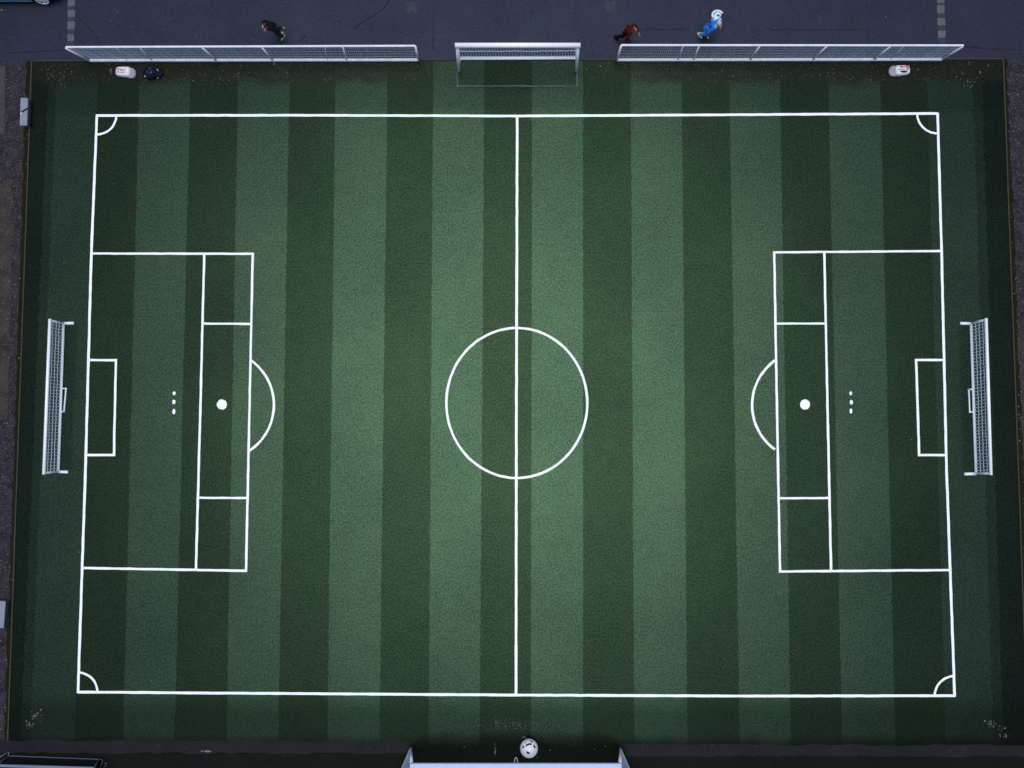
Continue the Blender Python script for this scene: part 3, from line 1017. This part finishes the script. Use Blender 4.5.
def car():
    wheel_c = at(46.2, 4.0)
    root = thing('parked_car', 'dark teal car at the top left corner with one wheel and its sill in view', 'car', wheel_c + Vector((-1.3, .9, 0)))
    ox, oy = wheel_c.x, wheel_c.y + 0.02          # front near-side wheel contact; car points to +X, body towards +Y
    W = 1.72
    # lofted body: stations along x (front to rear): half width factor, sill z, beltline z
    st = [(0.74, .78, .34, .56), (0.66, .9, .27, .66), (0.45, .97, .22, .72), (0.0, 1.0, .20, .80), (-0.7, 1.0, .19, .90), (-1.5, 1.0, .19, .94), (-2.4, 1.0, .20, .96),
          (-2.9, .97, .23, .95), (-3.2, .9, .28, .90), (-3.3, .8, .36, .78)]
    vs, fs = [], []
    n = 12
    for x, k, z0, z1 in st:
        hw = W / 2 * k
        ring = [(-hw * .86, z0), (-hw * .97, z0 + .05), (-hw, z0 + .2), (-hw * .995, (z0 + z1) / 2 + .08), (-hw * .95, z1 - .03), (-hw * .86, z1),
                (hw * .86, z1), (hw * .95, z1 - .03), (hw * .995, (z0 + z1) / 2 + .08), (hw, z0 + .2), (hw * .97, z0 + .05), (hw * .86, z0)]
        for y, z in ring:
            vs.append((ox + x, oy + W / 2 + y, z))
    for i in range(len(st) - 1):
        for k in range(n):
            j = (k + 1) % n
            fs.append([i * n + k, i * n + j, (i + 1) * n + j, (i + 1) * n + k])
    fs.append(list(range(n))[::-1])
    fs.append([(len(st) - 1) * n + k for k in range(n)])
    m_ = MB()
    m_.mesh(vs, fs, 0, True)
    m_.build('body', M['car_paint'], root)
    # cabin with roof
    cab = [(-0.05, .82, .80), (-0.75, .74, 1.38), (-1.5, .76, 1.46), (-2.4, .74, 1.42), (-3.05, .80, .95)]
    vs, fs = [], []
    for x, k, z in cab:
        for s in (-1, 1):
            vs.append((ox + x, oy + W / 2 + s * W / 2 * k, z))
    low = [(-0.05, .90), (-0.75, .90), (-1.5, .94), (-2.4, .96), (-3.05, .95)]
    for x, z in low:
        for s in (-1, 1):
            vs.append((ox + x, oy + W / 2 + s * W / 2 * .93, min(z, .94) if x > -3 else .93))
    for i in range(4):
        a = 2 * i
        fs.append([a, a + 1, a + 3, a + 2])
        fs.append([a, a + 2, 10 + a + 2, 10 + a])
        fs.append([a + 1, 10 + a + 1, 10 + a + 3, a + 3])
    m_ = MB()
    m_.mesh(vs, fs, 0, False)
    m_.build('cabin_glass', M['glass_dark'], root)
    m_ = MB()
    for i in (1, 2):
        p, q = vs[2 * i], vs[2 * i + 1]
        r_, s_ = vs[2 * i + 2], vs[2 * i + 3]
        m_.face([Vector(v) + Vector((0, 0, .012)) for v in (p, r_, s_, q)])
    m_.build('roof', M['car_paint'], root)
    for s in (0, 1):
        m_ = MB()
        for i in range(4):
            m_.tube([vs[2 * i + s], vs[2 * i + 2 + s]], .03, 6)
        m_.tube([vs[4 + s], vs[14 + s]], .03, 6)
        m_.build('window_pillar', M['car_paint'], root)
        m_ = MB()
        y = oy + (-.012 if s == 0 else W + .012)
        m_.beam((ox - .45, y, .205), (ox - 2.15, y, .205), .03, .06)
        m_.build('sill_trim', M['sill'], root)
        for x in (-1.1, -2.0):
            m_ = MB()
            m_.beam((ox + x, y, .78), (ox + x - .18, y, .78), .025, .03)
            m_.build('door_handle', M['chrome'], root)
        m_ = MB()
        m_.ellipsoid((ox - .35, y + (-.1 if s == 0 else .1), .95), (.08, .1, .07), 12, 8)
        m_.build('wing_mirror', M['car_paint'], root)
        m_ = MB()
        m_.ellipsoid((ox + .66, oy + W / 2 + (-1 if s == 0 else 1) * .6, .58), (.09, .16, .07), 12, 8)
        m_.build('headlight', M['lamp_white'], root)
        m_ = MB()
        m_.ellipsoid((ox - 3.24, oy + W / 2 + (-1 if s == 0 else 1) * .62, .72), (.07, .14, .09), 12, 8)
        m_.build('tail_light', M['lamp_red'], root)
    for x in (0.0, -2.5):
        for s in (0, 1):
            y0 = oy + (0.0 if s == 0 else W)
            sg = -1 if s == 0 else 1
            cx, cz, rt = ox + x, .31, .315
            w = thing_part('wheel', root, (cx, y0, cz))
            tb = MB()
            prof = [(-.18, .20), (-.18, rt - .03), (-.14, rt), (.0, rt), (.035, rt - .03), (.04, .235), (.03, .23)]
            vs2, fs2 = [], []
            sg_n = 36
            for dy, r in prof:
                for k in range(sg_n):
                    t = 2 * math.pi * k / sg_n
                    vs2.append((cx + r * math.cos(t), y0 + sg * dy, cz + r * math.sin(t)))
            for i in range(len(prof) - 1):
                for k in range(sg_n):
                    j = (k + 1) % sg_n
                    fs2.append([i * sg_n + k, i * sg_n + j, (i + 1) * sg_n + j, (i + 1) * sg_n + k])
            tb.mesh(vs2, fs2, 0, True)
            sub(tb, 'tyre', M['rubber'], w)
            rm = MB()
            ringp = [(cx + .235 * math.cos(2 * math.pi * k / 30), y0 + sg * .045, cz + .235 * math.sin(2 * math.pi * k / 30)) for k in range(31)]
            rm.tube(ringp, .028, 6, caps=False)
            for k in range(7):
                t = 2 * math.pi * k / 7 + .22
                rm.beam((cx, y0 + sg * .03, cz), (cx + .225 * math.cos(t), y0 + sg * .04, cz + .225 * math.sin(t)), .05, .02)
            rm.ellipsoid((cx, y0 + sg * .04, cz), (.05, .02, .05), 12, 6)
            sub(rm, 'rim', M['chrome'], w)
    return root


def thing_part(name, root, loc):
    o = bpy.data.objects.new(name, None)
    o.empty_display_size = .1
    C.objects.link(o)
    o.parent = root
    o.location = Vector(loc) - Vector(root.location)
    o['abs'] = [float(v) for v in loc]
    return o


def sub(m_, name, mat, part):
    loc = Vector(part['abs'])
    m_.v = [tuple(Vector(v) - loc) for v in m_.v]
    o = m_.build(name, mat)
    o.parent = part
    return o


car()
for o in list(C.objects):
    if 'abs' in o:
        del o['abs']


# ------------------------------------------------------------------ people
def skin_mesh(name, verts, edges, radii, mat, parent, root_i=0, sub_l=2):
    me = bpy.data.meshes.new(name)
    me.from_pydata([tuple(v) for v in verts], edges, [])
    o = bpy.data.objects.new(name, me)
    C.objects.link(o)
    md = o.modifiers.new('skin', 'SKIN')
    md.use_smooth_shade = True
    for i, r in enumerate(radii):
        sv = me.skin_vertices[0].data[i]
        sv.radius = r if isinstance(r, tuple) else (r, r)
        sv.use_root = (i == root_i)
    ss = o.modifiers.new('subdivision', 'SUBSURF')
    ss.levels = ss.render_levels = sub_l
    dg = bpy.context.evaluated_depsgraph_get()
    me2 = bpy.data.meshes.new_from_object(o.evaluated_get(dg))
    o.modifiers.clear()
    o.data = me2
    me2.materials.clear()
    me2.materials.append(mat)
    for p in me2.polygons:
        p.use_smooth = True
    if parent is not None:
        o.parent = parent
        o.matrix_parent_inverse = Matrix.Translation(-Vector(parent.location))
    return o


def person(label, feet_px, head_px, s, head_z, mats, arms, legs, turn=0.0, bulk=1.2):
    """a figure leaning into its stride; feet on the ground below feet_px, head where head_px is"""
    base = at(*feet_px, 0.0)
    base.z = G0
    hd = at(*head_px, head_z)
    fw = Vector((hd.x - base.x, hd.y - base.y, 0))
    L = fw.length
    fw.normalize()
    fw = Matrix.Rotation(turn, 3, 'Z') @ fw
    lf = Vector((-fw.y, fw.x, 0))
    up = Vector((0, 0, 1))
    W_ = lambda x, y, z: base + fw * (x * s) + lf * (y * s) + up * (z * s)
    hxy = hd - base
    hx, hy = hxy.dot(fw) / s, hxy.dot(lf) / s
    pel = (hx * .30, hy * .3, .90)
    hz = head_z / s
    # spine from pelvis to head
    tv = Vector((hx - pel[0], hy - pel[1], hz - pel[2]))
    sp = lambda k, dz=0.0: (pel[0] + tv.x * k, pel[1] + tv.y * k, pel[2] + tv.z * k + dz)
    waist, chest, neck = sp(.25, .03), sp(.58, .05), sp(.78, .04)
    J = {'pel': pel, 'waist': waist, 'chest': chest, 'neck': neck, 'head': (hx, hy, hz), 'crown': (hx + .03, hy, hz + .11)}
    for sd, k in (('L', 1), ('R', -1)):
        J['sh' + sd] = (chest[0] + .02, chest[1] + k * .19, chest[2] + .05)
        J['hip' + sd] = (pel[0], pel[1] + k * .095, pel[2] - .05)
        e, w = arms[sd]
        J['el' + sd] = tuple(a + b for a, b in zip(J['sh' + sd], e))
        J['wr' + sd] = tuple(a + b for a, b in zip(J['el' + sd], w))
        kn, an = legs[sd]
        J['kn' + sd], J['an' + sd] = kn, an
        toe = (an[0] + .15, an[1] + k * .02, max(an[2] - .05, .02))
        J['toe' + sd] = toe
    P = {k: W_(*v) for k, v in J.items()}
    names = ['pel', 'waist', 'chest', 'neck', 'head', 'crown', 'shL', 'elL', 'wrL', 'shR', 'elR', 'wrR', 'hipL', 'knL', 'anL', 'toeL', 'hipR', 'knR', 'anR', 'toeR']
    rad = dict(pel=.105, waist=.095, chest=.115, neck=.05, head=.088, crown=.07, sh=.052, el=.040, wr=.030, hip=.078, kn=.055, an=.040, toe=.032)
    E = [('pel', 'waist'), ('waist', 'chest'), ('chest', 'neck'), ('neck', 'head'), ('head', 'crown')]
    for sd in 'LR':
        E += [('chest', 'sh' + sd), ('sh' + sd, 'el' + sd), ('el' + sd, 'wr' + sd), ('pel', 'hip' + sd), ('hip' + sd, 'kn' + sd), ('kn' + sd, 'an' + sd), ('an' + sd, 'toe' + sd)]
    rr = lambda n, g=1.0: rad[n.rstrip('LR')] * s * g
    ix = {n: i for i, n in enumerate(names)}
    body = skin_mesh('person', [P[n] - base for n in names], [(ix[a], ix[b]) for a, b in E], [rr(n) for n in names], mats['skin'], None)
    body.location = base
    tag(body, label, 'person')
    # face, ears, hands with fingers join the body's own mesh
    m_ = MB()
    hdP, crown = P['head'] - base, P['crown'] - base
    m_.ellipsoid(hdP + up * .01 * s, (.085 * s, .075 * s, .115 * s), 18, 12, rot=Matrix(((fw.x, lf.x, 0), (fw.y, lf.y, 0), (0, 0, 1))))
    m_.tube([hdP + (fw * .075 + up * .02) * s, hdP + (fw * .108 - up * .015) * s, hdP + (fw * .08 - up * .03) * s], [.010 * s, .017 * s, .012 * s], 8)
    for k in (1, -1):
        m_.ellipsoid(hdP + (lf * k * .078 + up * .0) * s, (.02 * s, .012 * s, .03 * s), 8, 6)
    for sd, k in (('L', 1), ('R', -1)):
        wr, el = P['wr' + sd] - base, P['el' + sd] - base
        d = (wr - el).normalized()
        sdv = (lf * k - d * d.dot(lf * k)).normalized()
        nv = d.cross(sdv).normalized()
        palm = wr + d * .05 * s
        m_.ellipsoid(palm, (.032 * s, .045 * s, .05 * s), 10, 8)
        for q, (off, ln) in enumerate(((-.027, .07), (-.009, .08), (.009, .076), (.027, .06))):
            a = palm + d * .03 * s + nv * off * s
            b_ = a + d * ln * .5 * s
            c_ = b_ + (d * .7 + sdv * -.6) * ln * .5 * s
            m_.tube([a, b_, c_], [.010 * s, .009 * s, .007 * s], 6)
        a = palm - nv * .03 * s
        m_.tube([a, a + (d * .5 - nv * .6) * .05 * s, a + (d * 1.1 - nv * .6) * .06 * s], [.011 * s, .010 * s, .008 * s], 6)
    tmp = m_.build('tmp', mats['skin'])
    bm = bmesh.new()
    bm.from_mesh(body.data)
    bm.from_mesh(tmp.data)
    bm.to_mesh(body.data)
    bm.free()
    bpy.data.objects.remove(tmp)
    # clothing
    off = lambda n: P[n]

    def cloth(name, ns, es, radii, mat):
        return skin_mesh(name, [off(n) if isinstance(n, str) else n for n in ns], es, radii, mat, body)
    hem = P['pel'] - up * .10 * s
    ns = ['chest', 'waist', 'pel', hem, 'shL', 'elL', P['elL'].lerp(P['wrL'], .85), 'shR', 'elR', P['elR'].lerp(P['wrR'], .85), P['chest'].lerp(P['neck'], .95)]
    cloth('jacket', ns, [(0, 1), (1, 2), (2, 3), (0, 4), (4, 5), (5, 6), (0, 7), (7, 8), (8, 9), (0, 10)],
          [x * s * bulk for x in (.150, .135, .145, .135, .078, .062, .048, .078, .062, .048, .085)], mats['jacket'])
    ns = [P['pel'] - up * .02 * s, 'hipL', 'knL', P['knL'].lerp(P['anL'], .92), 'hipR', 'knR', P['knR'].lerp(P['anR'], .92)]
    cloth('trousers', ns, [(0, 1), (1, 2), (2, 3), (0, 4), (4, 5), (5, 6)], [x * s * bulk for x in (.12, .098, .072, .060, .098, .072, .060)], mats['trousers'])
    for sd in 'LR':
        m_ = MB()
        a, t = P['an' + sd], P['toe' + sd]
        d = (t - a)
        d.z = 0
        d.normalize()
        rt = Matrix(((d.x, -d.y, 0), (d.y, d.x, 0), (0, 0, 1)))
        m_.ellipsoid(a.lerp(t, .45) - up * .015 * s, (.15 * s, .055 * s, .055 * s), 14, 8, rot=rt, zmin=-.7)
        m_.tube([a - up * .02 * s, a + up * .05 * s], .052 * s, 10)
        m_.build('shoe', mats['shoe'], body)
    if mats.get('hair'):
        m_ = MB()
        rt = Matrix(((fw.x, lf.x, 0), (fw.y, lf.y, 0), (0, 0, 1))) @ Matrix.Rotation(math.radians(-22), 3, 'Y')
        m_.ellipsoid(P['head'] + (up * .03 - fw * .022) * s, (.098 * s, .088 * s, .108 * s), 18, 12, rot=rt, zmin=-.55)
        m_.build('hair', mats['hair'], body)
    return body, P, fw, lf, s


# dark figure striding to the left
b1_, P1, fw1, lf1, s1 = person('person in black jacket leaning forward and striding left on the asphalt', (282, 34.5), (264, 26), 1.0, 1.36,
       dict(skin=M['skin'], jacket=M['cloth_black'], trousers=M['cloth_navy'], shoe=M['shoe_tan'], hair=M['hair_dark']),
       dict(L=((-.16, .10, -.22), (-.10, .08, -.22)), R=((-.10, -.06, -.28), (.16, .04, -.18))),
       dict(L=((.20, .12, .50), (.0, .14, .08)), R=((.02, -.10, .48), (-.20, -.10, .09))))
# maroon figure
b2_, P2, fw2, lf2, s2 = person('person in dark maroon top stooping beside the end of the right-hand fence', (622, 39.5), (635, 29.5), 0.98, 1.32,
       dict(skin=M['skin_dark'], jacket=M['cloth_maroon'], trousers=M['cloth_brown'], shoe=M['black'], hair=M['hair_auburn']),
       dict(L=((.04, .10, -.28), (.18, -.06, -.16)), R=((.02, -.14, -.26), (.16, -.04, -.18))),
       dict(L=((.22, .10, .50), (.16, .11, .08)), R=((.02, -.10, .48), (-.30, -.10, .09))))
# blue figure
b3_, P3, fw3, lf3, s3 = person('person in bright blue coat with white hair walking on the asphalt', (704, 36), (719.5, 24), 1.05, 1.42,
       dict(skin=M['skin'], jacket=M['cloth_blue'], trousers=M['cloth_denim'], shoe=M['shoe_pale'], hair=M['hair_white']),
       dict(L=((.0, .10, -.26), (.08, -.02, -.22)), R=((-.10, -.10, -.28), (.05, -.02, -.24))),
       dict(L=((.20, .14, .52), (-.12, .24, .22)), R=((.10, -.10, .48), (-.20, -.10, .08))))
# coat skirt and the pale bag over the shoulder
m_ = MB()
pp = P3['pel']
vs, fs = [], []
seg = 16
for k, (dz, r) in enumerate(((.12, .155), (-.02, .175), (-.14, .20), (-.22, .215))):
    for i in range(seg):
        t = 2 * math.pi * i / seg
        q = pp + fw3 * (math.cos(t) * r - .02 * k) + lf3 * math.sin(t) * r * 1.15 + Vector((0, 0, dz + .012 * math.sin(5 * t)))
        vs.append(q)
for k in range(3):
    for i in range(seg):
        j = (i + 1) % seg
        fs.append([k * seg + i, k * seg + j, (k + 1) * seg + j, (k + 1) * seg + i])
m_.mesh(vs, fs, 0, True)
m_.build('coat_skirt', M['cloth_blue'], b3_)
c = at(716.4, 17.2, 1.22)
root = thing('shoulder_bag', 'pale blue and white bag carried by the person in blue', 'bag', c)
m_ = MB()
super_box(m_, c - Vector((0, 0, .18)), 0.21, 0.14, 0.34, 0.9, 3.0)
m_.build('bag_body', M['cloth_pale'], root)
m_ = MB()
pts = []
for k in range(13):
    t = math.radians(20 + 200 * k / 12)
    pts.append(c + Vector((.20 * math.cos(t), .17 * math.sin(t), .17)))
m_.tube(pts, .045, 8)
m_.build('rim_band', M['bag_white'], root)
m_ = MB()
m_.ellipsoid(c + Vector((.03, -.01, .165)), (.07, .05, .02), 12, 6)
m_.build('print_patch', M['cloth_blue'], root)
m_ = MB()
m_.tube([c + Vector((.05, -.1, .12)), P3['shL'] + Vector((0, 0, .09)), P3['chest'] + Vector((0, 0, .16))], .022, 6)
m_.build('strap', M['cloth_pale'], root)

# ------------------------------------------------------------------ leaf litter
ml_ = MB()


def flake(px, py, size, mi, z=0.008):
    p = at(px, py)
    a = R.uniform(0, 6.28)
    k = R.uniform(.35, 1.0)
    n = R.choice((4, 5, 6))
    tx, ty = R.uniform(-.3, .3), R.uniform(-.3, .3)
    pts = []
    for i in range(n):
        t = 2 * math.pi * i / n
        x, y = size * math.cos(t) * R.uniform(.8, 1.2), size * k * math.sin(t) * R.uniform(.8, 1.2)
        X, Y = x * math.cos(a) - y * math.sin(a), x * math.sin(a) + y * math.cos(a)
        pts.append((p.x + X, p.y + Y, z + .5 * size + X * tx + Y * ty))
    ml_.face(pts, mi)


def scatter(n, x0, x1, y0, y1, smin, smax, w=(6, 1, 5), bias=None, xskew=None):
    for _ in range(n):
        x, y = R.uniform(x0, x1), R.uniform(y0, y1)
        if xskew:
            x += xskew(y)
        flake(x, y, R.uniform(smin, smax) ** 1.0, R.choices((0, 1, 2), w)[0])


scatter(340, 36, 450, 63, 82, .012, .032, (4, .6, 8))
scatter(380, 585, 985, 62, 82, .012, .032, (4, .6, 8))
scatter(60, 45, 75, 64, 84, .012, .024, (4, .6, 6))
scatter(18, 50, 980, 64, 84, .02, .04, (3, 2, 1))
ex = lambda y: 1003 + 25 * (y - 59) / 684
scatter(380, 2, 14, 62, 740, .012, .035, (4, 2, 5), xskew=ex)
scatter(320, -26, -1, 66, 735, .012, .035, (4, 2, 5), xskew=lambda y: 32 - 24 * (y - 61) / 680)
scatter(50, 0, 1024, 2, 44, .015, .03, (1, 2, 2))
scatter(70, 60, 960, 120, 690, .012, .028, (2, 3, 0))
scatter(30, 10, 1015, 744, 752, .012, .03, (2, 2, 3))
for cx, cy, dx, dy, n in ((62, 83, 4, 5, 12), (46, 69, 4, 2, 5), (52, 75, 3, 2, 4), (969, 83, 5, 4, 16), (988, 65.5, 4, .8, 8), (980, 73, 1, .8, 5),
                          (37, 716, 5, 4, 34), (30, 725, 4, 3, 20), (991, 724, 5, 3, 26), (1004, 735, 3, 2.5, 12), (1001, 728, 4, 1.5, 8),
                          (515, 724, 30, 5.5, 130), (497, 721, 2, 4, 12), (495, 750, .8, 6, 14), (525, 737.5, 4, 1.2, 14), (537.5, 757, .8, 1.4, 5), (917, 69.5, .9, .9, 5), (111, 71.5, .7, 2, 6),
                          (3, 10.5, 4, .8, 12), (274, 64, 1.5, 1, 6), (600, 66, 2, 1, 4), (418, 66, 1, 2, 5)):
    for _ in range(n):
        flake(R.gauss(cx, dx * .6), R.gauss(cy, dy * .6), R.uniform(.012, .016 if n > 100 else .038), 1 if n > 100 else R.choices((0, 1, 2), (3, 4, 2))[0])
stuff(ml_.build('leaf_litter', [M['leaf_tan'], M['leaf_pale'], M['leaf_brown']]), 'scattered dry leaves and pale scraps on turf edges and paths', 'leaf litter')

m_ = MB()
c = at(208, 751)
m_.ellipsoid((0, 0, .025), (.15, .045, .025), 12, 6)
m_.ellipsoid((-.22, .0, .02), (.06, .03, .02), 8, 6)
o = m_.build('paper_scrap', M['leaf_pale'])
o.location = c
tag(o, 'small crumpled pale paper scrap on the dark strip below the turf', 'paper scrap')
